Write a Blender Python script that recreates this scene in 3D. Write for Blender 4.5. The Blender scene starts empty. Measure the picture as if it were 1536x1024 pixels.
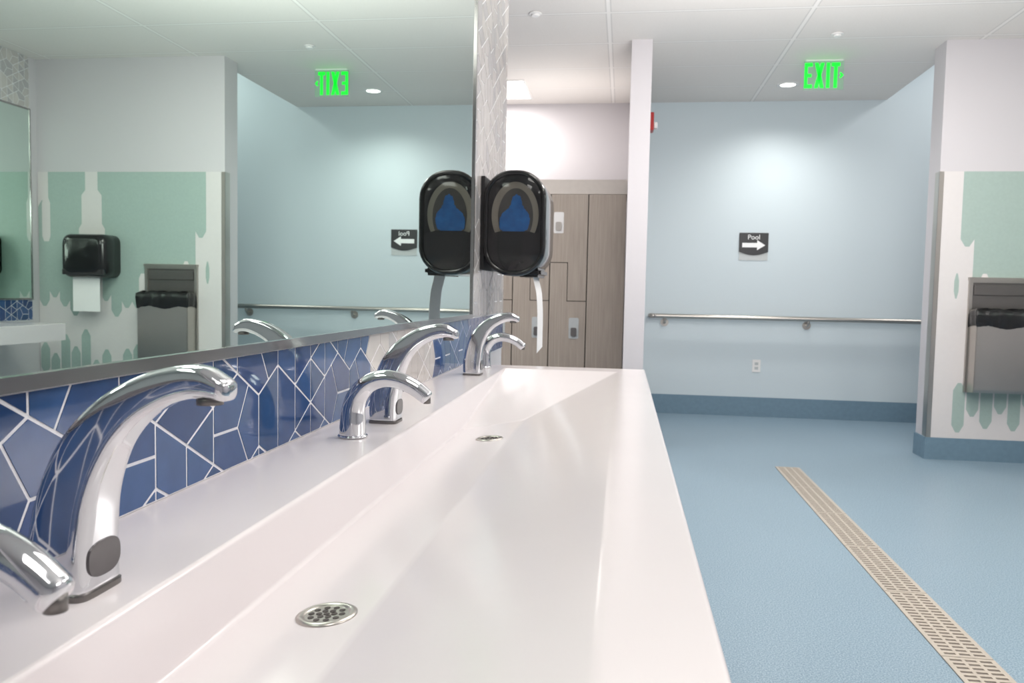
import bpy, bmesh, math, random
from mathutils import Vector, Matrix
random.seed(7)
sc=bpy.context.scene
sc.view_settings.view_transform='Standard'
sc.view_settings.look='None'
sc.view_settings.exposure=0.0
COL=sc.collection

def lin(c):
    o=[]
    for v in c[:3]:
        v/=255.0
        o.append(v/12.92 if v<=0.04045 else ((v+0.055)/1.055)**2.4)
    return (o[0],o[1],o[2],1.0)

def mat(name,rgb,rough=0.5,metal=0.0,spec=0.5,coat=0.0,noise=None,bump=0.0,bscale=200,emit=None,estr=0,linear=False,trans=0.0,alpha=1.0,subs=0.0):
    m=bpy.data.materials.new(name); m.use_nodes=True
    nt=m.node_tree; b=nt.nodes['Principled BSDF']
    col=rgb if linear else lin(rgb)
    if len(col)==3: col=(*col,1)
    b.inputs['Base Color'].default_value=col
    b.inputs['Roughness'].default_value=rough
    b.inputs['Metallic'].default_value=metal
    b.inputs['Specular IOR Level'].default_value=spec
    b.inputs['Coat Weight'].default_value=coat
    b.inputs['Coat Roughness'].default_value=0.03
    b.inputs['Transmission Weight'].default_value=trans
    b.inputs['Alpha'].default_value=alpha
    if emit is not None:
        b.inputs['Emission Color'].default_value=lin(emit)
        b.inputs['Emission Strength'].default_value=estr
    tc=nt.nodes.new('ShaderNodeTexCoord')
    if noise:
        amt,scale=noise
        n=nt.nodes.new('ShaderNodeTexNoise'); n.inputs['Scale'].default_value=scale; n.inputs['Detail'].default_value=4
        nt.links.new(tc.outputs['Object'],n.inputs['Vector'])
        r=nt.nodes.new('ShaderNodeValToRGB')
        r.color_ramp.elements[0].position=0.3; r.color_ramp.elements[1].position=0.7
        r.color_ramp.elements[0].color=tuple(max(0,v*(1-amt)) for v in col[:3])+(1,)
        r.color_ramp.elements[1].color=tuple(min(1,v*(1+amt)) for v in col[:3])+(1,)
        nt.links.new(n.outputs['Fac'],r.inputs['Fac']); nt.links.new(r.outputs['Color'],b.inputs['Base Color'])
    if bump>0:
        n2=nt.nodes.new('ShaderNodeTexNoise'); n2.inputs['Scale'].default_value=bscale; n2.inputs['Detail'].default_value=2
        nt.links.new(tc.outputs['Object'],n2.inputs['Vector'])
        bp=nt.nodes.new('ShaderNodeBump'); bp.inputs['Strength'].default_value=bump; bp.inputs['Distance'].default_value=0.002
        nt.links.new(n2.outputs['Fac'],bp.inputs['Height']); nt.links.new(bp.outputs['Normal'],b.inputs['Normal'])
    return m

M={}
M['blue_wall']=mat('wall_paint_blue',(203,214,219),0.55,bump=0.15,bscale=300)
M['lilac']=mat('wall_paint_lilac',(204,200,203),0.55,bump=0.15,bscale=300)
M['base']=mat('cove_base_blue',(110,136,153),0.5,noise=(0.06,30))
M['counter']=mat('white_solid_surface',(221,214,216),0.17,spec=0.45,noise=(0.008,8))
M['chrome']=mat('chrome',(215,216,220),0.05,metal=1.0,noise=(0.02,5))
M['steel']=mat('brushed_steel',(184,179,173),0.3,metal=1.0,noise=(0.02,6))
M['trimsteel']=mat('polished_channel_steel',(170,167,167),0.16,metal=1.0,noise=(0.03,10))
M['steel_dk']=mat('dark_steel',(120,116,114),0.35,metal=0.9,noise=(0.03,10))
M['mirror']=mat('mirror_silver',(0.71,0.83,0.77),0.005,metal=1.0,linear=True)
M['black']=mat('black_gloss_plastic',(18,18,20),0.18,spec=0.6,noise=(0.1,40))
M['black_m']=mat('black_matte',(24,24,26),0.5,noise=(0.1,40))
M['bag']=mat('black_bag',(20,20,22),0.3,bump=0.6,bscale=60)
M['smoke']=mat('smoke_plastic',(48,46,48),0.12,spec=0.6,coat=0.3,noise=(0.05,20))
M['smoke_clear']=mat('smoke_clear_window',(26,25,27),0.10,spec=0.6,coat=0.5,alpha=0.38,noise=(0.05,20))
M['roll']=mat('paper_roll_tan',(168,160,148),0.5,noise=(0.05,30))
M['hub']=mat('roll_hub_grey',(92,88,86),0.5,noise=(0.08,30))
M['corebl']=mat('blue_core',(50,118,196),0.4,noise=(0.2,40))
M['white']=mat('white_plastic',(232,230,228),0.4,noise=(0.01,30))
M['paper']=mat('paper_white',(238,236,236),0.8,bump=0.2,bscale=150)
M['teal']=mat('panel_teal',(162,180,173),0.35,noise=(0.03,60))
M['panelw']=mat('panel_white',(216,211,210),0.35,noise=(0.01,30))
M['red']=mat('alarm_red',(170,25,25),0.35,noise=(0.05,30))
M['grout']=mat('grout_white',(226,226,230),0.8,noise=(0.03,200))
M['sensor']=mat('sensor_window',(80,76,78),0.15,noise=(0.05,50))
M['tan']=mat('beige_filler',(204,196,188),0.5,noise=(0.02,30))
M['grate']=mat('grate_tan_steel',(190,180,168),0.45,metal=0.2,noise=(0.05,80))
M['pit']=mat('drain_dark',(72,66,64),0.7,noise=(0.1,30))
M['slot']=mat('trench_shadow_brown',(112,104,98),0.7,noise=(0.1,30))
M['signb']=mat('sign_black',(26,28,32),0.4,noise=(0.05,40))
M['signg']=mat('sign_grey',(186,190,190),0.4,noise=(0.03,40))
M['signw']=mat('sign_white',(240,240,240),0.5,noise=(0.01,40))
M['green']=mat('exit_green',(0,160,40),0.5,emit=(8,250,50),estr=1.1)
M['acryl']=mat('exit_acrylic',(120,190,140),0.1,emit=(10,170,60),estr=0.2,alpha=0.2)
M['lamp']=mat('lamp_lens',(255,250,245),0.5,emit=(255,250,242),estr=5.0)
tiles_blue=[(48,76,122),(42,68,112),(56,86,132),(58,78,122),(44,74,116),(64,90,134)]
TB=[mat('tile_blue_%s'%n,c,0.06,noise=(0.10,25),bump=0.05,bscale=18) for n,c in zip('abcdef',tiles_blue)]
TG=[mat('tile_greige_%s'%n,c,0.10,noise=(0.04,25),bump=0.03,bscale=18) for n,c in zip('abc',[(190,185,182),(178,176,176),(198,193,189)])]

def wood():
    m=bpy.data.materials.new('grey_wood_laminate'); m.use_nodes=True; nt=m.node_tree; b=nt.nodes['Principled BSDF']
    tc=nt.nodes.new('ShaderNodeTexCoord'); mp=nt.nodes.new('ShaderNodeMapping'); mp.inputs['Scale'].default_value=(60,60,2.0)
    n=nt.nodes.new('ShaderNodeTexNoise'); n.inputs['Scale'].default_value=1.5; n.inputs['Detail'].default_value=5
    r=nt.nodes.new('ShaderNodeValToRGB'); r.color_ramp.elements[0].color=lin((158,146,135)); r.color_ramp.elements[1].color=lin((176,164,152))
    r.color_ramp.elements[0].position=.3; r.color_ramp.elements[1].position=.7
    nt.links.new(tc.outputs['Object'],mp.inputs['Vector']); nt.links.new(mp.outputs['Vector'],n.inputs['Vector'])
    nt.links.new(n.outputs['Fac'],r.inputs['Fac']); nt.links.new(r.outputs['Color'],b.inputs['Base Color']); b.inputs['Roughness'].default_value=.45
    return m
M['wood']=wood()

def floor_mat():
    m=bpy.data.materials.new('blue_speckled_sheet_floor'); m.use_nodes=True; nt=m.node_tree; b=nt.nodes['Principled BSDF']
    tc=nt.nodes.new('ShaderNodeTexCoord')
    n=nt.nodes.new('ShaderNodeTexNoise'); n.inputs['Scale'].default_value=200; n.inputs['Detail'].default_value=3; n.inputs['Roughness'].default_value=.8
    r=nt.nodes.new('ShaderNodeValToRGB')
    r.color_ramp.elements[0].position=.40; r.color_ramp.elements[0].color=lin((108,132,150))
    r.color_ramp.elements[1].position=.64; r.color_ramp.elements[1].color=lin((172,190,201))
    e=r.color_ramp.elements.new(.5); e.color=lin((136,159,175))
    n3=nt.nodes.new('ShaderNodeTexNoise'); n3.inputs['Scale'].default_value=1.2
    mx=nt.nodes.new('ShaderNodeMixRGB'); mx.blend_type='MULTIPLY'; mx.inputs['Fac'].default_value=.10
    nt.links.new(tc.outputs['Object'],n.inputs['Vector']); nt.links.new(tc.outputs['Object'],n3.inputs['Vector'])
    nt.links.new(n.outputs['Fac'],r.inputs['Fac']); nt.links.new(r.outputs['Color'],mx.inputs['Color1']); nt.links.new(n3.outputs['Fac'],mx.inputs['Color2'])
    nt.links.new(mx.outputs['Color'],b.inputs['Base Color']); b.inputs['Roughness'].default_value=.34
    return m
M['floor']=floor_mat()

def ceil_mat():
    m=bpy.data.materials.new('acoustic_ceiling_grid'); m.use_nodes=True; nt=m.node_tree; b=nt.nodes['Principled BSDF']
    tc=nt.nodes.new('ShaderNodeTexCoord'); sp=nt.nodes.new('ShaderNodeSeparateXYZ'); nt.links.new(tc.outputs['Object'],sp.inputs[0])
    def line(out,off,pitch,w):
        a=nt.nodes.new('ShaderNodeMath'); a.operation='SUBTRACT'; a.inputs[1].default_value=off-50*pitch
        nt.links.new(out,a.inputs[0])
        q=nt.nodes.new('ShaderNodeMath'); q.operation='MODULO'; q.inputs[1].default_value=pitch; nt.links.new(a.outputs[0],q.inputs[0])
        l=nt.nodes.new('ShaderNodeMath'); l.operation='LESS_THAN'; l.inputs[1].default_value=w; nt.links.new(q.outputs[0],l.inputs[0])
        return l
    def comb(a,bb):
        mxx=nt.nodes.new('ShaderNodeMath'); mxx.operation='MAXIMUM'; nt.links.new(a.outputs[0],mxx.inputs[0]); nt.links.new(bb.outputs[0],mxx.inputs[1]); return mxx
    L=comb(line(sp.outputs['X'],1.07,1.22,.022),line(sp.outputs['Y'],5.68,.61,.022))
    E=comb(line(sp.outputs['X'],1.062,1.22,.038),line(sp.outputs['Y'],5.672,.61,.038))
    n=nt.nodes.new('ShaderNodeTexNoise'); n.inputs['Scale'].default_value=150; nt.links.new(tc.outputs['Object'],n.inputs['Vector'])
    r=nt.nodes.new('ShaderNodeValToRGB'); r.color_ramp.elements[0].color=lin((220,215,210)); r.color_ramp.elements[1].color=lin((234,229,224))
    nt.links.new(n.outputs['Fac'],r.inputs['Fac'])
    m1=nt.nodes.new('ShaderNodeMixRGB'); nt.links.new(E.outputs[0],m1.inputs['Fac']); nt.links.new(r.outputs['Color'],m1.inputs['Color1']); m1.inputs['Color2'].default_value=lin((208,204,200))
    m2=nt.nodes.new('ShaderNodeMixRGB'); nt.links.new(L.outputs[0],m2.inputs['Fac']); nt.links.new(m1.outputs['Color'],m2.inputs['Color1']); m2.inputs['Color2'].default_value=lin((238,234,230))
    nt.links.new(m2.outputs['Color'],b.inputs['Base Color']); b.inputs['Roughness'].default_value=.8
    return m
M['ceil']=ceil_mat()

# ---------- mesh helpers ----------
def obj_from_bm(bm,name,mats,smooth=False,parent=None,loc=(0,0,0)):
    me=bpy.data.meshes.new(name); bmesh.ops.recalc_face_normals(bm,faces=bm.faces[:]); bm.to_mesh(me); bm.free()
    if not isinstance(mats,(list,tuple)): mats=[mats]
    for m in mats: me.materials.append(m)
    if smooth:
        for p in me.polygons: p.use_smooth=True
    o=bpy.data.objects.new(name,me); COL.objects.link(o); o.location=loc
    if parent: o.parent=parent
    return o
def add_box(bm,a,b,mi=0):
    x0,y0,z0=a;x1,y1,z1=b
    vs=[bm.verts.new(p) for p in [(x0,y0,z0),(x1,y0,z0),(x1,y1,z0),(x0,y1,z0),(x0,y0,z1),(x1,y0,z1),(x1,y1,z1),(x0,y1,z1)]]
    for f in [(0,3,2,1),(4,5,6,7),(0,1,5,4),(1,2,6,5),(2,3,7,6),(3,0,4,7)]:
        fc=bm.faces.new([vs[i] for i in f]); fc.material_index=mi
def box(name,a,b,m,parent=None,bev=0,loc=(0,0,0),smooth=False):
    bm=bmesh.new(); add_box(bm,a,b)
    if bev>0: bmesh.ops.bevel(bm,geom=bm.edges[:],offset=bev,segments=3,affect='EDGES',profile=.5)
    return obj_from_bm(bm,name,m,parent=parent,loc=loc,smooth=smooth)
def struct(o,cat=None):
    o['kind']='structure'; return o
def thing(name,label,cat,loc=(0,0,0),group=None):
    e=bpy.data.objects.new(name,None); e.empty_display_size=.05; COL.objects.link(e); e.location=loc
    e['label']=label; e['category']=cat
    if group: e['group']=group
    return e
def tag(o,label,cat,group=None):
    o['label']=label;o['category']=cat
    if group:o['group']=group
    return o
def ring_sweep(bm,rings,cap=True,mi=0):
    vs=[[bm.verts.new(p) for p in r] for r in rings]; n=len(rings[0])
    for i in range(len(rings)-1):
        for j in range(n):
            f=bm.faces.new([vs[i][j],vs[i][(j+1)%n],vs[i+1][(j+1)%n],vs[i+1][j]]); f.material_index=mi
    if cap:
        bm.faces.new(vs[0][::-1]).material_index=mi; bm.faces.new(vs[-1]).material_index=mi
def catmull(pts,n=8):
    out=[]; P=[pts[0]]+list(pts)+[pts[-1]]
    for i in range(1,len(P)-2):
        p0,p1,p2,p3=[Vector(p) for p in P[i-1:i+3]]
        for k in range(n):
            t=k/n
            out.append(.5*((2*p1)+(-p0+p2)*t+(2*p0-5*p1+4*p2-p3)*t*t+(-p0+3*p1-3*p2+p3)*t**3))
    out.append(Vector(pts[-1])); return out
def tube(name,pts,r,m,parent=None,n=8,seg=14,loc=(0,0,0),radii=None,rnd=True):
    path=catmull(pts,n) if rnd else [Vector(p) for p in pts]
    bm=bmesh.new(); rings=[]
    up=Vector((0,1,0)) 
    for i,p in enumerate(path):
        a=path[max(0,i-1)];b=path[min(len(path)-1,i+1)]; t=(b-a).normalized()
        u=up
        if abs(t.dot(u))>.95: u=Vector((0,0,1))
        s=t.cross(u).normalized(); w=s.cross(t).normalized()
        rr=r if radii is None else radii[0]+(radii[1]-radii[0])*i/(len(path)-1)
        rings.append([p+s*rr*math.cos(2*math.pi*k/seg)+w*rr*math.sin(2*math.pi*k/seg) for k in range(seg)])
    ring_sweep(bm,rings); return obj_from_bm(bm,name,m,smooth=True,parent=parent,loc=loc)
def cyl(name,c,r,h,m,axis='Z',parent=None,seg=32,r2=None,bev=0,loc=(0,0,0)):
    bm=bmesh.new(); r2=r if r2 is None else r2
    bmesh.ops.create_cone(bm,cap_ends=True,segments=seg,radius1=r,radius2=r2,depth=h)
    if bev: bmesh.ops.bevel(bm,geom=[e for e in bm.edges if len(e.link_faces)==2 and abs(e.calc_face_angle())>1],offset=bev,segments=2,affect='EDGES')
    if axis=='Y': bmesh.ops.rotate(bm,matrix=Matrix.Rotation(math.pi/2,3,'X'),verts=bm.verts)
    if axis=='X': bmesh.ops.rotate(bm,matrix=Matrix.Rotation(math.pi/2,3,'Y'),verts=bm.verts)
    bmesh.ops.translate(bm,vec=c,verts=bm.verts)
    o=obj_from_bm(bm,name,m,parent=parent,loc=loc)
    for p in o.data.polygons:
        if len(p.vertices)==4: p.use_smooth=True
    return o
def prism_xz(bm,pts,y0,y1,mi=0):
    a=[bm.verts.new((p[0],y0,p[1])) for p in pts]; b=[bm.verts.new((p[0],y1,p[1])) for p in pts]
    n=len(pts)
    bm.faces.new(a).material_index=mi; bm.faces.new(b[::-1]).material_index=mi
    for i in range(n): bm.faces.new([a[i],b[i],b[(i+1)%n],a[(i+1)%n]]).material_index=mi
def textmesh(body,size,m,name,parent,loc,extr=.001,rot=(math.pi/2,0,0),bold=0.0,sx=1.0,space=1.0):
    cu=bpy.data.curves.new('t','FONT'); cu.body=body; cu.size=size; cu.align_x='CENTER'; cu.align_y='CENTER'; cu.extrude=extr; cu.offset=bold; cu.space_character=space
    to=bpy.data.objects.new('t',cu); COL.objects.link(to)
    dg=bpy.context.evaluated_depsgraph_get(); dg.update()
    me=bpy.data.meshes.new_from_object(to.evaluated_get(dg)); bpy.data.objects.remove(to)
    me.materials.clear(); me.materials.append(m)
    R=Matrix.Rotation(rot[2],4,'Z')@Matrix.Rotation(rot[0],4,'X')@Matrix.Diagonal((sx,1,1,1))
    me.transform(R); me.name=name
    o=bpy.data.objects.new(name,me); COL.objects.link(o); o.location=loc; o.parent=parent; return o

H=1.09; CT=.865; CZ=2.815; MX=-.476; YB=7.45

# ---------- shell ----------
struct(box('floor',(-3.3,-2.7,-.1),(5.1,7.6,0),M['floor']))
bm=bmesh.new(); add_box(bm,(-3.3,-2.7,CZ),(5.1,5.98,CZ+.1)); add_box(bm,(-3.3,5.98,CZ),(2.22,7.6,CZ+.1))
struct(obj_from_bm(bm,'ceiling',M['ceil']))
struct(box('ceiling_upper',(2.2,5.9,3.5),(5.1,7.6,3.6),M['blue_wall']))
struct(box('wall_left',(MX-.15,-2.6,0),(MX,3.15,CZ),M['lilac']))
bm=bmesh.new(); add_box(bm,(.15,YB,0),(5.1,YB+.15,3.5)); 
struct(obj_from_bm(bm,'wall_back',M['blue_wall']))
struct(box('wall_locker_back',(-3.3,YB,0),(.15,YB+.15,CZ),M['lilac']))
struct(box('wall_partition',(.01,5.62,0),(.15,YB,CZ),M['lilac']))
struct(box('wall_right',(2.085,5.78,0),(3.65,5.98,CZ),M['lilac']))
struct(box('wall_opposite',(3.65,-2.6,0),(3.8,5.98,CZ),M['lilac']))
struct(box('wall_recess_side',(4.9,5.98,0),(5.1,YB,3.5),M['blue_wall']))
struct(box('wall_recess_front',(3.8,5.83,0),(4.9,5.98,3.5),M['blue_wall']))
struct(box('wall_upper_front',(2.22,5.86,CZ+.1),(5.1,5.98,3.5),M['blue_wall']))
struct(box('wall_upper_side',(2.1,5.98,CZ+.1),(2.22,YB,3.5),M['blue_wall']))
struct(box('wall_front',(-.63,-2.7,0),(3.8,-2.6,CZ),M['lilac']))
struct(box('wall_locker_side',(-3.3,3.15,0),(-3.15,YB,CZ),M['lilac']))
struct(box('wall_locker_front',(-3.15,3.0,0),(-.63,3.15,CZ),M['lilac']))
struct(box('baseboard_back',(.15,YB-.012,0),(4.9,YB,.175),M['base']))
bm=bmesh.new(); add_box(bm,(2.073,5.766,0),(3.65,5.78,.15)); add_box(bm,(2.073,5.78,0),(2.085,5.98,.15))
struct(obj_from_bm(bm,'baseboard_right',M['base']))
bm=bmesh.new(); add_box(bm,(-.002,5.608,0),(.162,5.62,.15)); add_box(bm,(.15,5.62,0),(.162,YB-.012,.15)); add_box(bm,(-.002,5.62,0),(.01,YB,.15))
struct(obj_from_bm(bm,'baseboard_partition',M['base']))
struct(box('baseboard_opposite',(3.638,-2.6,0),(3.65,5.76,.15),M['base']))

# ---------- tile polygons ----------
def clip(poly,nx,ny,d):
    out=[]
    for i in range(len(poly)):
        a=poly[i]; b=poly[(i+1)%len(poly)]
        da=nx*a[0]+ny*a[1]-d; db=nx*b[0]+ny*b[1]-d
        if da<=0: out.append(a)
        if (da<0 and db>0) or (da>0 and db<0):
            t=da/(da-db); out.append((a[0]+(b[0]-a[0])*t,a[1]+(b[1]-a[1])*t))
    return out
def area2(p): return .5*sum(p[i][0]*p[(i+1)%len(p)][1]-p[(i+1)%len(p)][0]*p[i][1] for i in range(len(p)))
def inset(poly,g):
    if area2(poly)<0: poly=poly[::-1]
    out=poly
    for i in range(len(poly)):
        a=poly[i];b=poly[(i+1)%len(poly)]
        dx,dy=b[0]-a[0],b[1]-a[1]; l=math.hypot(dx,dy)
        if l<1e-6: continue
        nx,ny=dy/l,-dx/l
        out=clip(out,nx,ny,nx*a[0]+ny*a[1]-g)
        if len(out)<3: return None
    return out
def tile_polys(s0,s1,z0,z1,p,rnd):
    R=p/math.sqrt(3); res=[]
    ni=int((s1-s0)/p)+3; nj=int((z1-z0)/(1.5*R))+3
    for j in range(-2,nj):
        for i in range(-2,ni):
            cx=s0+(i+(.5 if j%2 else 0))*p; cz=z0+.70*R+j*1.5*R
            v=[(cx+R*math.cos(math.radians(30+60*k)),cz+R*math.sin(math.radians(30+60*k))) for k in range(6)]
            m=[((v[k][0]+v[(k+1)%6][0])/2,(v[k][1]+v[(k+1)%6][1])/2) for k in range(6)]
            C=(cx,cz); ty=(i+2*(j%2)+j)%3; sub=[]
            if ty==0:
                if (i//3)%2: sub=[[v[k],v[(k+1)%6],C] for k in range(6)]
                else: sub=[[v[0],v[1],v[2],C],[v[2],v[3],v[4],C],[v[4],v[5],C],[v[5],v[0],C]]
            elif ty==1:
                o=(i//3)%2
                sub=[[m[(k+o)%6],v[(k+o+1)%6],v[(k+o+2)%6],m[(k+o+2)%6],C] for k in (0,2,4)]
            else:
                if (i//3)%2==0: sub=[[v[1],v[2],v[3],v[4]],[v[4],v[5],v[0],v[1]]]
                else: sub=[[m[(k)%6],v[(k+1)%6],v[(k+2)%6],m[(k+2)%6],C] for k in (1,3,5)]
            for q in sub:
                for (nx,ny,d) in ((-1,0,-s0),(1,0,s1),(0,-1,-z0),(0,1,z1)):
                    q=clip(q,nx,ny,d)
                    if len(q)<3: break
                if len(q)>=3 and abs(area2(q))>4e-5: res.append(q)
    return res
def tile_mesh(name,regions,wx,sgn,mats,colorf,g=.0018,seed=3,tilt=.003):
    rnd=random.Random(seed); bm=bmesh.new()
    for (s0,s1,z0,z1,p) in regions:
        xa,xb=sorted((wx,wx+sgn*.003)); add_box(bm,(xa,s0,z0),(xb,s1,z1),0)
        for poly in tile_polys(s0,s1,z0,z1,p,rnd):
            q=inset(poly,g)
            if not q or abs(area2(q))<2e-5: continue
            cs=sum(v[0] for v in q)/len(q); cz=sum(v[1] for v in q)/len(q)
            ta,tb=rnd.uniform(-tilt,tilt),rnd.uniform(-tilt,tilt)
            mi=colorf(cs,cz,rnd); n=len(q)
            lo=[bm.verts.new((wx+sgn*.003,v[0],v[1])) for v in q]
            top=[bm.verts.new((wx+sgn*(.0038+ta*(v[0]-cs)+tb*(v[1]-cz)),v[0],v[1])) for v in q]
            for k in range(n):
                f=bm.faces.new([lo[k],lo[(k+1)%n],top[(k+1)%n],top[k]]); f.material_index=mi
            f=bm.faces.new(top); f.material_index=mi
    return obj_from_bm(bm,name,mats)
tmats=[M['grout']]+TB+TG
def cf(s,z,r):
    if 1.47<s<2.0: return 7+r.randrange(3)
    return 1+r.randrange(6)
greige=lambda s,z,r:7+r.randrange(3)
blue=lambda s,z,r:1+r.randrange(6)
MB=1.003; TP=.118
tag(tile_mesh('tile_backsplash',[(-.6,3.149,CT+.0005,MB,TP)],MX+.0003,1,tmats,cf),'glossy blue mosaic tile with white grout behind the sink','tile')
tag(tile_mesh('wall_tile_cladding',[(2.465,3.15,MB,CZ-.001,TP)],MX,1,tmats,greige,seed=11,tilt=.002),'glossy pale grey mosaic tile beside the mirror','tile')
tag(tile_mesh('tile_backsplash',[(3.0,5.7,.79,.95,TP)],3.65,-1,tmats,blue,seed=9),'blue mosaic tile band above the opposite sink','tile')
tag(tile_mesh('wall_tile_cladding',[(3.0,5.7,2.42,CZ-.001,TP)],3.65,-1,tmats,greige,seed=12),'pale grey mosaic tile above the opposite mirror','tile')

# mirrors
def mirror(name,x,sgn,y0,y1,z0,z1,label):
    e=thing(name,label,'mirror',(x,y0,z0))
    W=y1-y0;Hh=z1-z0; xs=sorted((sgn*.0,sgn*.008))
    box('glass',(xs[0],.006,.006),(xs[1],W-.006,Hh-.006),M['mirror'],parent=e)
    xs=sorted((0,sgn*.013))
    bm=bmesh.new()
    add_box(bm,(xs[0],0,0),(xs[1],W,.0125)); add_box(bm,(xs[0],0,Hh-.012),(xs[1],W,Hh))
    add_box(bm,(xs[0],0,.0125),(xs[1],.01,Hh-.012)); add_box(bm,(xs[0],W-.01,.0125),(xs[1],W,Hh-.012))
    obj_from_bm(bm,'frame',M['trimsteel'],parent=e)
mirror('wall_mirror',MX,1,-.6,2.46,MB+.001,2.42,'large wall mirror with thin steel channel frame above backsplash')
mirror('wall_mirror',3.65,-1,3.0,5.7,.951,2.42,'wall mirror with steel frame above the opposite sink')

# ---------- counter with sloped trough ----------
BD=.062; UM=.270; ZM=.86
def trough(name,x0,flip,y0,y1,zt,label):
    bm=bmesh.new()
    V=lambda u,y,z: bm.verts.new((x0+flip*u,y,zt+z))
    ya,yb=y0+.1,y1-.10
    o=[V(0,y0,0),V(.546,y0,0),V(.546,y1,0),V(0,y1,0)]
    b=[V(0,y0,-.122),V(.546,y0,-.122),V(.546,y1,-.122),V(0,y1,-.122)]
    R0,R1,R2,R3=V(.140,ya,0),V(.466,ya,0),V(.466,yb,0),V(.140,yb,0)
    B0,B1=V(.154,ya+.05,-BD),V(.154,yb-.70,-BD)
    M0,M1=V(UM,ya+.05*ZM,-BD*ZM),V(UM,yb-.70*ZM,-BD*ZM)
    F=lambda *v: bm.faces.new(v)
    F(o[0],o[1],R1,R0);F(o[1],o[2],R2,R1);F(o[2],o[3],R3,R2);F(o[3],o[0],R0,R3)
    F(R0,B0,B1,R3);F(R1,R2,M1,M0);F(B0,M0,M1,B1);F(R3,B1,M1,R2);F(R0,R1,M0,B0)
    for i in range(4): F(o[i],b[i],b[(i+1)%4],o[(i+1)%4])
    F(*b)
    bmesh.ops.recalc_face_normals(bm,faces=bm.faces[:])
    tops=set([R0,R1,R2,R3,B0,B1,M0,M1])
    ed=[e for e in bm.edges if (e.verts[0] in tops and e.verts[1] in tops)]
    ed+=[e for e in bm.edges if set(e.verts) in ({o[1],o[2]},{o[2],o[3]},{o[0],o[1]})]
    bmesh.ops.bevel(bm,geom=ed,offset=.0045,segments=5,affect='EDGES',profile=.5)
    ob=obj_from_bm(bm,name,M['counter'])
    for p in ob.data.polygons: p.use_smooth=True
    wn=ob.modifiers.new('wn','WEIGHTED_NORMAL'); wn.keep_sharp=True; wn.weight=90
    ob.data.set_sharp_from_angle(angle=math.radians(60))
    return tag(ob,label,'sink')
trough('trough_sink_counter',MX,1,-.75,2.41,CT,'long white solid surface trough sink counter with sloped basin')
trough('trough_sink_counter',3.65,-1,2.9,5.35,.79,'white trough sink counter along the opposite wall')

def drain(y,x=-.245):
    k_=BD*(1-ZM)/(UM-.154)
    u=x-MX; sl=math.atan(k_)
    z=CT-BD+k_*(u-.154)
    e=thing('sink_drain','round stainless sink drain with round holes in the basin','drain',(x,y,z+.0006),'sink drains')
    e.rotation_euler=(0,-sl,0)
    bm=bmesh.new(); R=.0262
    prof=[(0.0185,.0002),(.0205,.0018),(.0235,.0018),(R,.0004),(R,-.0008)]
    n=40
    vs=[[bm.verts.new((r*math.cos(2*math.pi*k/n),r*math.sin(2*math.pi*k/n),z)) for k in range(n)] for r,z in prof]
    for i in range(len(prof)-1):
        for k in range(n): bm.faces.new([vs[i][k],vs[i][(k+1)%n],vs[i+1][(k+1)%n],vs[i+1][k]])
    obj_from_bm(bm,'rim',M['steel'],smooth=True,parent=e)
    cyl('strainer_plate',(0,0,-.0002),.019,.0012,M['steel'],parent=e)
    hb=bmesh.new()
    cs=[(0,0)]+[(.0068*math.cos(a),.0068*math.sin(a)) for a in [i*math.pi/3 for i in range(6)]]+[(.0138*math.cos(a),.0138*math.sin(a)) for a in [i*math.pi/5 for i in range(10)]]
    for cx,cy in cs:
        bmesh.ops.create_cone(hb,cap_ends=True,segments=14,radius1=.0027,radius2=.0027,depth=.0004,matrix=Matrix.Translation((cx,cy,.0006)))
    obj_from_bm(hb,'strainer_holes',M['pit'],parent=e)
for y in (.645,1.49): drain(y)

# ---------- faucets ----------
def copy_thing(e,loc):
    n=e.copy(); COL.objects.link(n); n.location=loc
    for c in list(e.children):
        k=c.copy(); COL.objects.link(k); k.parent=n
        k.matrix_parent_inverse=c.matrix_parent_inverse.copy()
    return n
bxf=-.392
fa=thing('sensor_faucet','curved chrome touchless faucet with black sensor window on counter','faucet',(bxf,.527,CT),'touchless faucets along the trough sink')
outer=[(-.417,0.004),(-.417,.04),(-.409,.080),(-.393,.115),(-.368,.142),(-.338,.160),(-.310,.168),(-.290,.168),(-.276,.161)]
inner=[(-.370,0.004),(-.3695,.038),(-.365,.074),(-.353,.106),(-.336,.127),(-.317,.139),(-.301,.1445),(-.288,.145),(-.277,.144)]
wid=[.050,.047,.041,.035,.031,.028,.026,.025,.024]
O=catmull([(a,0,b) for a,b in outer],6); I=catmull([(a,0,b) for a,b in inner],6); W=catmull([(w,0,0) for w in wid],6)
bm=bmesh.new(); rings=[]; NR=52
EXPS=.36
def sup(t,e_):
    ct,st=math.cos(t),math.sin(t)
    return math.copysign(abs(ct)**e_,ct),math.copysign(abs(st)**e_,st)
NN=len(O)
for idx,(o_,i_,w) in enumerate(zip(O,I,W)):
    c=(o_+i_)/2; h=(o_-i_)/2; ring=[]
    ex_=EXPS+.3*max(0,(idx/NN-.35))/.65
    for k in range(NR):
        a,b=sup(2*math.pi*k/NR,ex_)
        p=c+h*a; ring.append((p.x-bxf,w.x/2*b,p.z))
    rings.append(ring)
last=rings[-1]; cc=Vector([sum(v[i] for v in last)/NR for i in range(3)])
tdir=Vector((.9,0,-.25)).normalized()
for sc_,adv in ((.93,.003),(.78,.0055),(.5,.0070)):
    rings.append([tuple(cc+(Vector(v)-cc)*sc_+tdir*adv) for v in last])
ring_sweep(bm,rings)
fb=obj_from_bm(bm,'body',M['chrome'],smooth=True,parent=fa)
bm=bmesh.new(); rr=[]
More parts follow.
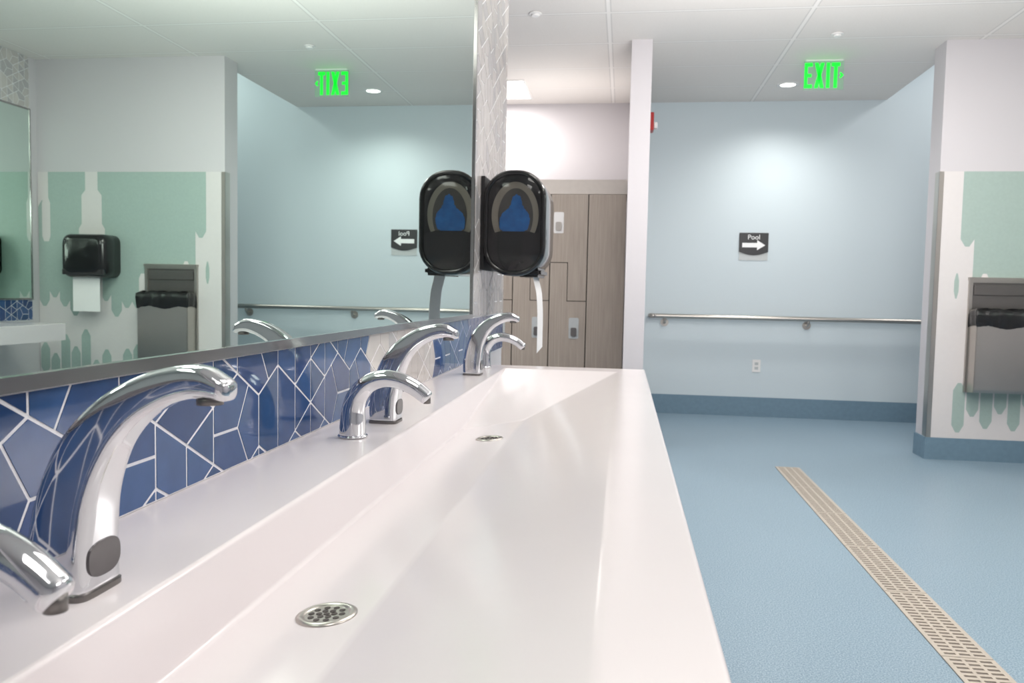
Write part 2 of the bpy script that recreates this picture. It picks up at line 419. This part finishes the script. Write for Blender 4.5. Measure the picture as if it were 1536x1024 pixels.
for z,gw in ((0,.001),(.004,.001)):
    ring=[]
    for k in range(NR):
        a,b=sup(2*math.pi*k/NR,EXPS)
        ring.append((-.0015+(.0235+gw)*a,(.025+gw)*b,z))
    rr.append(ring)
ring_sweep(bm,rr); g=obj_from_bm(bm,'base_gasket',M['steel_dk'],parent=fa)
bm=bmesh.new(); a_=[]; b_=[]
for k in range(32):
    a,b=sup(2*math.pi*k/32,.75)
    a_.append((.0205,.0185*a,.0135*b+.0265)); b_.append((.0232,.018*a,.0131*b+.0265))
ring_sweep(bm,[a_,b_]); s_=obj_from_bm(bm,'sensor_window',M['sensor'],parent=fa); s_['label']='dark oval sensor window'
cyl('aerator',(.105,0,.1435),.0092,.005,M['steel_dk'],parent=fa,seg=24)
for y in (1.306,2.10): copy_thing(fa,(bxf,y,CT))

sd=thing('soap_spout','chrome curved counter-mounted soap dispenser spout','soap dispenser',(-.40,.368,CT),'soap spouts along the trough sink')
pts=[(0,0,0.003),(0,0,.022),(.001,0,.043),(.007,0,.063),(.024,0,.082),(.048,0,.0905),(.073,0,.088),(.096,0,.078),(.113,0,.065)]
rad=[.0205,.0195,.0175,.0158,.0142,.0132,.0126,.012,.0115]
path=catmull(pts,6); rd=catmull([(r,0,0) for r in rad],6)
bm=bmesh.new(); rings=[]
for i,p in enumerate(path):
    a=path[max(0,i-1)];b=path[min(len(path)-1,i+1)]; t=(b-a).normalized(); s=Vector((0,1,0)); w=t.cross(s)
    rings.append([tuple(p+s*rd[i].x*math.cos(2*math.pi*k/24)+w*rd[i].x*math.sin(2*math.pi*k/24)) for k in range(24)])
t=(path[-1]-path[-2]).normalized(); L_=rings[-1]
for sc_,adv in ((.92,.003),(.7,.005)): rings.append([tuple(path[-1]+(Vector(v)-path[-1])*sc_+t*adv) for v in L_])
ring_sweep(bm,rings); obj_from_bm(bm,'body',M['chrome'],smooth=True,parent=sd)
cyl('base_ring',(0,0,.002),.0225,.004,M['chrome'],parent=sd,bev=.001)
cyl('nozzle',(.114,0,.0605),.006,.010,M['steel_dk'],parent=sd,seg=20)
for y in (1.157,2.31): copy_thing(sd,(-.40,y,CT))

# ---------- towel dispenser on tile strip (side view) ----------
def rrect(cx,cz,w,h,r,n=8):
    pts=[]
    for (sx,sz,a0) in ((1,1,0),(-1,1,90),(-1,-1,180),(1,-1,270)):
        for k in range(n+1):
            a=math.radians(a0+90*k/n)
            pts.append((cx+sx*(w/2-r)+r*math.cos(a),cz+sz*(h/2-r)+r*math.sin(a)))
    return pts
td=thing('paper_towel_dispenser','black smoky paper towel dispenser with rounded cover beside mirror','towel dispenser',(MX+.0045,2.60,1.14))
CXD=.112
def ringxz(pts,y): return [(p[0],y,p[1]) for p in pts]
def scaled(s,w=.208,h=.345,r=.094,cx=CXD,cz=.1725): return rrect(cx,cz,w-s,h-s,max(.01,r-s/2))
bm=bmesh.new()
rs=[ringxz(scaled(.032),.026),ringxz(scaled(.032),0.006),ringxz(scaled(.012),0.004),ringxz(scaled(.003),0.008),ringxz(scaled(0),.016),ringxz(scaled(0),.284),ringxz(scaled(.003),.292),ringxz(scaled(.012),.3)]
ring_sweep(bm,rs)
o=obj_from_bm(bm,'cover',M['smoke'],parent=td)
for p in o.data.polygons: p.use_smooth=len(p.vertices)==4
o.data.set_sharp_from_angle(angle=math.radians(50))
box('back_plate',(0,.01,.02),(.012,.29,.325),M['black_m'],parent=td)
bm=bmesh.new()
rr=[ringxz(r,y) for r,y in ((scaled(.006),.006),(scaled(.012),.000),(scaled(.024),-.001),(scaled(.032),.004))]
vs=[[bm.verts.new(v) for v in r] for r in rr]
for i in range(len(vs)-1):
    n=len(vs[0])
    for k in range(n): bm.faces.new([vs[i][k],vs[i][(k+1)%n],vs[i+1][(k+1)%n],vs[i+1][k]])
obj_from_bm(bm,'side_bezel',M['black'],smooth=True,parent=td)
def ell(cx,cz,rx,rz,n=40): return [(cx+rx*math.cos(2*math.pi*k/n),cz+rz*math.sin(2*math.pi*k/n)) for k in range(n)]
bm=bmesh.new(); prism_xz(bm,ell(CXD,.200,.078,.108),.0225,.0255); obj_from_bm(bm,'paper_roll_end',M['roll'],parent=td)
bm=bmesh.new(); prism_xz(bm,ell(CXD+.002,.195,.058,.092),.0210,.0223); obj_from_bm(bm,'roll_hub',M['hub'],parent=td)
bm=bmesh.new()
prism_xz(bm,[(.066,.145),(.150,.145),(.160,.165),(.162,.195),(.150,.215),(.136,.226),(.134,.250),(.124,.268),(.108,.266),(.100,.250),(.098,.226),(.080,.214),(.064,.198),(.060,.168)],.0185,.0208)
bmesh.ops.bevel(bm,geom=[e for e in bm.edges if abs(e.verts[0].co.y-e.verts[1].co.y)>.001],offset=.006,segments=4,affect='EDGES')
obj_from_bm(bm,'roll_holder',M['corebl'],parent=td)
bm=bmesh.new(); prism_xz(bm,[p for p in scaled(.034) if p[1]<.10]+[(.200,.135),(.160,.146),(.064,.146),(.024,.135)],.0165,.0183)
obj_from_bm(bm,'lower_cover',M['smoke'],parent=td)
bm=bmesh.new(); ro=[]
for s,y in ((.032,.004),(.045,.000),(.08,-.005),(.13,-.008)): ro.append(ringxz(scaled(s),y))
vs=[[bm.verts.new(v) for v in r] for r in ro]
n=len(vs[0])
for i in range(len(vs)-1):
    for k in range(n): bm.faces.new([vs[i][k],vs[i][(k+1)%n],vs[i+1][(k+1)%n],vs[i+1][k]])
bm.faces.new(vs[-1])
obj_from_bm(bm,'side_window',M['smoke_clear'],smooth=True,parent=td)
bm=bmesh.new(); add_box(bm,(.12,.03,-.002),(.200,.27,.03)); bmesh.ops.bevel(bm,geom=bm.edges[:],offset=.01,segments=3,affect='EDGES')
obj_from_bm(bm,'outlet_lip',M['black'],parent=td)
bm=bmesh.new(); cp=catmull([(.172,0,.0),(.176,0,-.02),(.184,0,-.055),(.188,0,-.10),(.190,0,-.15),(.190,0,-.2),(.190,0,-.255)],6)
A=[bm.verts.new((p.x,.06,p.z)) for p in cp]; B=[bm.verts.new((p.x+.001,.23,p.z+.010*(i/len(cp)))) for i,p in enumerate(cp)]
for k in range(len(cp)-1): bm.faces.new([A[k],A[k+1],B[k+1],B[k]])
pp=obj_from_bm(bm,'paper_towel_sheet',M['paper'],parent=td)
pp.modifiers.new('s','SOLIDIFY').thickness=.0005

# dispenser on panel
d2=thing('paper_towel_dispenser','black rounded paper towel dispenser with white sheet on teal panel','towel dispenser',(3.13,5.7735,1.12))
bm=bmesh.new(); R_=[]
for y,s in ((0,.0),(-.14,.0),(-.17,.012),(-.19,.04),(-.2,.09)):
    R_.append([(p[0],y,p[1]) for p in rrect(0,.175,.37-s,.33-s,.06)])
ring_sweep(bm,R_); obj_from_bm(bm,'cover',M['black'],smooth=True,parent=d2)
box('lower_band',(-.17,-.196,.03),(.17,-.1,.075),M['smoke'],parent=d2,bev=.008)
box('paper_towel_sheet',(-.09,-.12,-.25),(.135,-.118,.02),M['paper'],parent=d2)

# ---------- pier panel ----------
pw=thing('wall_panel','white protective wall panel with teal elongated hexagon pattern','wall panel',(2.1,5.78,.15))
box('panel_sheet',(0,-.006,0),(1.545,0,1.80),M['panelw'],parent=pw)
bm=bmesh.new(); rnd=random.Random(5)
cw=.088
def spear(cx,z0,z1,w=cw):
    h=w/2; t=.05; fr=.3
    pts=[(cx-h,z0+t),(cx-h*fr,z0),(cx+h*fr,z0),(cx+h,z0+t)]
    if z1>=1.8: pts+=[(cx+h,1.8),(cx-h,1.8)]
    else: pts+=[(cx+h,z1-t),(cx+h*fr,z1),(cx-h*fr,z1),(cx-h,z1-t)]
    prism_xz(bm,pts,-.0068,-.0055)
n=int((1.545-.12)/cw)
for i in range(n):
    cx=.155+cw*i+cw/2-.02
    top=1.8
    bot=rnd.choice([.62,.75,.9,.82,.68])
    if i==0: bot=1.30
    if i==1: bot=.95
    if i in (9,10): bot=.8
    if i==n-1: top=1.58
    spear(cx,bot,top)
    if i%2==0: spear(cx,rnd.uniform(0.02,.1),rnd.uniform(.3,.52),.078)
    else: spear(cx,.1+rnd.uniform(.05,.12),rnd.uniform(.42,.58),.078)
spear(.125,.95,1.12,.03)
obj_from_bm(bm,'teal_pattern',M['teal'],parent=pw)
bm=bmesh.new()
def silhouette(cx,steps):
    r=[];l=[]
    for z,hw_ in steps: r.append((cx+hw_,z)); l.append((cx-hw_,z))
    prism_xz(bm,r+l[::-1],-.0078,-.0066)
silhouette(1.085,[(1.8,.052),(1.66,.052),(1.62,.085),(1.40,.085),(1.36,.11),(1.12,.11),(1.08,.085),(.72,.085),(.68,.03)])
silhouette(1.475,[(1.60,.02),(1.56,.035),(1.30,.035),(1.26,.02)])
silhouette(.30,[(1.12,.012),(1.08,.03),(.86,.03),(.82,.045),(.62,.045)])
silhouette(.66,[(1.02,.015),(.98,.032),(.70,.032)])
obj_from_bm(bm,'white_pattern',M['panelw'],parent=pw)
bm=bmesh.new(); add_box(bm,(2.081,5.776,.15),(2.085,5.85,1.95)); add_box(bm,(2.081,5.772,.15),(2.110,5.78,1.95))
cg=obj_from_bm(bm,'corner_guard',M['steel']); tag(cg,'tall stainless metal corner guard on wall end','corner guard')

# ---------- waste receptacle ----------
wr=thing('waste_receptacle','stainless semi-recessed waste bin lined with black bag in panel','trash can',(2.515,5.772,.47))
hw=.215
bm=bmesh.new()
add_box(bm,(-hw,-.02,.74),(hw,0,.77)); add_box(bm,(-hw,-.02,.0),(-hw+.022,0,.74)); add_box(bm,(hw-.022,-.02,0),(hw,0,.74)); add_box(bm,(-hw-.004,-.03,.755),(hw+.004,-.0,.775))
obj_from_bm(bm,'frame',M['steel'],parent=wr)
box('opening_shade_panel',(-hw+.022,-.008,.3),(hw-.022,-.001,.74),M['steel_dk'],parent=wr)  # flat dark panel, its colour stands in for shade inside the opening
box('towel_slot',(-hw+.03,-.02,.655),(hw-.03,-.008,.725),M['steel_dk'],parent=wr,bev=.004)
bm=bmesh.new()
pr=[(-.015,0),(-.13,0.01),(-.14,.03),(-.14,.53),(-.015,.55)]
a=[bm.verts.new((-hw+.01,p[0],p[1])) for p in pr]; b=[bm.verts.new((hw-.01,p[0],p[1])) for p in pr]
bm.faces.new(a); bm.faces.new(b)
for k in range(5): bm.faces.new([a[k],a[(k+1)%5],b[(k+1)%5],b[k]])
bmesh.ops.bevel(bm,geom=bm.edges[:],offset=.004,segments=2,affect='EDGES')
obj_from_bm(bm,'body',M['steel'],parent=wr)
bm=bmesh.new(); R_=[]; N=90
def per(t,off):
    w,d=2*hw-.02+2*off,.125+2*off; P_=2*(w+d); s=t*P_
    if s<w: return (-w/2+s,-.14-off)
    s-=w
    if s<d: return (w/2,-.14-off+s)
    s-=d
    if s<w: return (w/2-s,-.14-off+d)
    s-=w
    return (-w/2,-.14-off+d-s)
for j,(z,off) in enumerate(((.445,.004),(.47,.007),(.52,.008),(.555,.004),(.565,-.01),(.5,-.02))):
    ring=[]
    for k in range(N):
        x,y=per(k/N,off+.003*math.sin(k*.9+j*.7)+.0012*rnd.uniform(-1,1)); y=min(y,-.021)
        zz=z+(.010*math.sin(k*.31)+.003*rnd.uniform(-1,1) if j in(0,) else .006*math.sin(k*.4+j))
        ring.append((x,y,zz))
    R_.append(ring)
ring_sweep(bm,R_,cap=False); bmesh.ops.holes_fill(bm,edges=[e for e in bm.edges if e.is_boundary and e.verts[0].co.z>.46])
obj_from_bm(bm,'bin_bag',M['bag'],smooth=True,parent=wr)

# ---------- handrail ----------
hr=thing('handrail','stainless steel tube handrail on wall brackets','handrail',(.25,YB,.895))
tube('rail',[(0.0,-.002,0),(0.0,-.05,0),(.012,-.075,0),(.04,-.085,0),(.3,-.085,0),(2.6,-.085,0)],.021,M['steel'],parent=hr,n=6)
for x in (.13,1.38,2.45):
    o=tube('bracket',[(x,-.001,-.06),(x,-.05,-.06),(x,-.082,-.045),(x,-.085,-.015)],.010,M['steel'],parent=hr,n=5)
    cyl('wall_flange',(x,-.004,-.06),.036,.008,M['steel'],axis='Y',parent=o)
ol=thing('wall_outlet','white duplex electrical outlet on blue wall','outlet',(1.21,YB,.46))
box('cover_plate',(-.036,-.006,-.057),(.036,0,.057),M['white'],parent=ol,bev=.002)
for z in (-.02,.02): box('socket',(-.016,-.0085,z-.013),(.016,-.006,z+.013),M['signg'],parent=ol,bev=.001)

# ---------- pool sign ----------
sg=thing('pool_sign','black direction sign reading Pool with white arrow on grey plate','sign',(1.145,YB,1.41))
box('back_plate',(-.125,-.004,0),(.125,0,.235),M['signg'],parent=sg)
bm=bmesh.new()
pts=[(-.127,.245),(-.127,.075)]+[(-.127+.254*k/14,.075-.03*math.sin(math.pi*k/14)) for k in range(1,14)]+[(.127,.075),(.127,.245)]
prism_xz(bm,pts,-.009,-.004); obj_from_bm(bm,'face_plate',M['signb'],parent=sg)
textmesh('Pool',.06,M['signw'],'lettering',sg,(0,-.0095,.205))
bm=bmesh.new(); prism_xz(bm,[(-.1,.115),(.03,.115),(.03,.09),(.1,.135),(.03,.18),(.03,.155),(-.1,.155)],-.0105,-.009)
obj_from_bm(bm,'arrow',M['signw'],parent=sg)

# ---------- exit sign ----------
EX,EY=1.40,6.2
ex=thing('exit_sign','ceiling-mounted green lit EXIT sign on clear panel','exit sign',(EX,EY,CZ))
box('canopy',(-.13,-.018,-.008),(.13,.018,0),M['white'],parent=ex,bev=.002)
box('acrylic_panel',(-.138,-.004,-.212),(.142,.004,-.008),M['acryl'],parent=ex)
bm=bmesh.new(); t=.022; zb,zt=-.200,-.020; zm=(zb+zt)/2
def stroke(x0,z0,x1,z1): add_box(bm,(x0,-.0065,z0),(x1,-.0045,z1))
def slant(p,q,w):
    prism_xz(bm,[(p[0]-w/2,p[1]),(p[0]+w/2,p[1]),(q[0]+w/2,q[1]),(q[0]-w/2,q[1])],-.0065,-.0045)
x=-.134
stroke(x,zb,x+t,zt); stroke(x+t,zb,x+.056,zb+t*1.2); stroke(x+t,zm-t*.55,x+.050,zm+t*.55); stroke(x+t,zt-t*1.2,x+.056,zt)
slant((-.050,zb),(-.008,zt),.026); slant((-.008,zb),(-.050,zt),.026)
stroke(.020,zb,.020+t+.002,zt)
stroke(.054,zt-t*1.2,.114,zt); stroke(.0725,zb,.0725+t+.002,zt-t*1.2)
obj_from_bm(bm,'lettering',M['green'],parent=ex)
bm=bmesh.new(); prism_xz(bm,[(.120,-.088),(.140,-.110),(.120,-.132),(.111,-.124),(.123,-.110),(.111,-.096)],-.0065,-.0045)
obj_from_bm(bm,'chevron',M['green'],parent=ex)

al=thing('fire_alarm','red wall fire alarm with white strobe lens','fire alarm',(.149,6.5,2.44))
box('housing',(0,-.06,-.07),(.05,.06,.07),M['red'],parent=al,bev=.006)
box('strobe_lens',(.05,-.03,-.05),(.08,.03,.0),M['white'],parent=al,bev=.008)

# ---------- ceiling fixtures ----------
def downlight(x,y):
    e=thing('recessed_downlight','round recessed ceiling downlight with glowing lens','ceiling light',(x,y,CZ))
    bm=bmesh.new(); n=32
    vs=[[bm.verts.new((r*math.cos(2*math.pi*k/n),r*math.sin(2*math.pi*k/n),z)) for k in range(n)] for r,z in ((.085,0),(.083,-.006),(.062,-.006),(.058,-.001))]
    for i in range(3):
        for k in range(n): bm.faces.new([vs[i][k],vs[i][(k+1)%n],vs[i+1][(k+1)%n],vs[i+1][k]])
    obj_from_bm(bm,'trim_ring',M['white'],smooth=True,parent=e)
    cyl('lens',(0,0,-.002),.060,.003,M['lamp'],parent=e)
def troffer(x0,x1,y0,y1):
    e=thing('ceiling_troffer','square recessed fluorescent ceiling light with white frame','ceiling light',((x0+x1)/2,(y0+y1)/2,CZ),'recessed troffers')
    w=(x1-x0)/2;d=(y1-y0)/2
    bm=bmesh.new(); add_box(bm,(-w,-d,-.006),(w,-d+.02,0)); add_box(bm,(-w,d-.02,-.006),(w,d,0)); add_box(bm,(-w,-d+.02,-.006),(-w+.02,d-.02,0)); add_box(bm,(w-.02,-d+.02,-.006),(w,d-.02,0))
    obj_from_bm(bm,'frame',M['white'],parent=e)
    box('diffuser',(-w+.02,-d+.02,-.004),(w-.02,d-.02,-.001),M['lamp'],parent=e)
downlight(1.28,6.88)
troffer(-1.46,-.85,6.60,7.24)
def sprinkler(x,y):
    e=thing('ceiling_sprinkler','small white round sprinkler cover on ceiling','sprinkler',(x,y,CZ),'ceiling sprinklers')
    cyl('escutcheon',(0,0,-.004),.04,.008,M['white'],parent=e,bev=.002)
    cyl('cap',(0,0,-.014),.022,.012,M['white'],parent=e,r2=.028)
sprinkler(1.34,5.59); sprinkler(-.59,5.05)

def area(name,loc,sx,sy,power,col=(1,.965,.94),rot=(0,0,0),spread=180):
    l=bpy.data.lights.new(name,'AREA'); l.shape='RECTANGLE'; l.size=sx;l.size_y=sy; l.energy=power; l.color=col; l.spread=math.radians(spread)
    o=bpy.data.objects.new(name,l); COL.objects.link(o); o.location=loc; o.rotation_euler=rot; return o
for (x,y,p) in ((.35,-.4,7),(.35,1.9,9),(2.5,.2,16),(2.5,2.4,14),(1.6,4.0,23)):
    troffer(x-.3,x+.3,y-.6,y+.6)
    area('troffer_lamp',(x,y,CZ-.02),.55,1.15,p)
area('locker_lamp',(-1.15,6.92,CZ-.02),.5,.5,15)
area('locker_lamp',(-1.6,4.6,CZ-.02),.6,1.1,34)
area('added_recess_fill',(3.3,6.7,3.45),.6,.6,20)  # added unseen fill that lifts the recess and back wall
area('added_uplight',(.9,3.4,1.75),1.6,.8,57,rot=(math.radians(180-36),0,0))  # added upward fill to brighten the far ceiling, no fixture
area('added_uplight',(1.8,.8,1.95),2.0,.8,21,rot=(math.radians(180),0,0))  # added upward fill for the near room, no fixture
area('added_uplight',(-.7,6.75,2.02),.8,.3,5,rot=(math.radians(180),0,0))  # added upward fill above the lockers, no real source there
def spot(loc,power,ang,blend=1.0):
    l=bpy.data.lights.new('downlight_lamp','SPOT'); l.energy=power; l.spot_size=math.radians(ang); l.spot_blend=blend; l.shadow_soft_size=.06; l.color=(1,.98,.94)
    o=bpy.data.objects.new('downlight_lamp',l); COL.objects.link(o); o.location=loc; return o
spot((1.28,6.85,CZ-.03),56,150)

# ---------- lockers ----------
LY=6.5; LT=1.88
def locker(x1,kind,i):
    e=thing('locker','grey wood laminate locker with stepped doors' if kind=='z' else 'grey wood laminate full-height locker','locker',(x1-.15,LY,0),'grey laminate lockers')
    box('carcass',(-.149,.022,.1),(.149,.5,LT),M['black_m'],parent=e)
    box('plinth',(-.149,.04,0),(.149,.5,.1),M['base'],parent=e)
    g=.003; L=-.15+g; R=.15-g
    def door(pts,name='door'):
        bm=bmesh.new(); prism_xz(bm,pts,0,.02); 
        return obj_from_bm(bm,name,M['wood'],parent=e)
    if kind=='z':
        d1=door([(L,1.33+g),(-g,1.33+g),(-g,1.02+g),(R,1.02+g),(R,LT-g),(L,LT-g)])
        d2_=door([(L,.1+g),(R,.1+g),(R,1.02-g),(-g*3,1.02-g),(-g*3,1.33-g),(L,1.33-g)])
        hs=[(d1,(-.085,1.65)),(d2_,(.055,.80))]
    else:
        d1=door([(L,.1+g),(R,.1+g),(R,LT-g),(L,LT-g)]); hs=[]
    for dd,(hx,hz) in hs:
        up=hz>1.4
        bm=bmesh.new(); prism_xz(bm,rrect(hx,hz,.08,.17,.012),-.006,0)
        hh=obj_from_bm(bm,'lock_plate',M['white'] if up else M['signg'],parent=dd)
        bm=bmesh.new(); prism_xz(bm,rrect(hx,hz-.03,.045,.07,.01),-.02,-.006)
        obj_from_bm(bm,'lock_knob',M['steel'] if up else M['steel_dk'],parent=dd)
locker(.005,'full',0); locker(-.297,'z',1); locker(-.599,'z',2); locker(-.901,'z',3)
tc_=box('locker_top_filler',(-.72,LY+.005,LT),(.008,LY+.5,LT+.115),M['tan']); tag(tc_,'beige filler box on top of lockers','locker filler')

# ---------- floor drain ----------
fd=thing('floor_trench_drain','long tan slotted trench drain grate set in blue floor','floor drain',(1.07,2.0,0))
W2=.075; Ltot=3.26
bm=bmesh.new(); add_box(bm,(-W2,0,0.0),(W2,Ltot,.0015)); obj_from_bm(bm,'channel',M['slot'],parent=fd)
seg=Ltot/6
for k in range(6):
    bm=bmesh.new(); y0=k*seg+.002; y1=(k+1)*seg-.002; z0,z1=.0015,.004
    for xa,xb in ((-W2,-.060),(-.026,-.016),(.016,.026),(.060,W2)): add_box(bm,(xa,y0,z0),(xb,y1,z1))
    m_=20
    for j in range(m_+1):
        yy=y0+(y1-y0-.014)*j/m_
        add_box(bm,(-.06,yy,z0),(.06,yy+.014,z1-.0002))
    obj_from_bm(bm,'grate',M['grate'],parent=fd)

# ---------- world ----------
w=bpy.data.worlds.new('world'); sc.world=w; w.use_nodes=True
w.node_tree.nodes['Background'].inputs[0].default_value=(.8,.85,.9,1); w.node_tree.nodes['Background'].inputs[1].default_value=.3

# ---------- camera ----------
yaw=math.radians(7.839);pit=math.radians(3.592);rl=.02
F=Vector((-math.sin(yaw)*math.cos(pit),math.cos(yaw)*math.cos(pit),-math.sin(pit)))
R=Vector((math.cos(yaw),math.sin(yaw),0)); U=R.cross(F)
c,s=math.cos(rl),math.sin(rl)
rx=R*c+U*s; ux=U*c-R*s; bz=-F
cam=bpy.data.cameras.new('camera'); co=bpy.data.objects.new('camera',cam); COL.objects.link(co)
co.matrix_world=Matrix(((rx.x,ux.x,bz.x,0),(rx.y,ux.y,bz.y,0),(rx.z,ux.z,bz.z,H),(0,0,0,1)))
cam.sensor_width=36; cam.lens=1200/1536*36; cam.clip_start=.02
cam.dof.use_dof=True; cam.dof.focus_distance=1.1; cam.dof.aperture_fstop=14
sc.camera=co
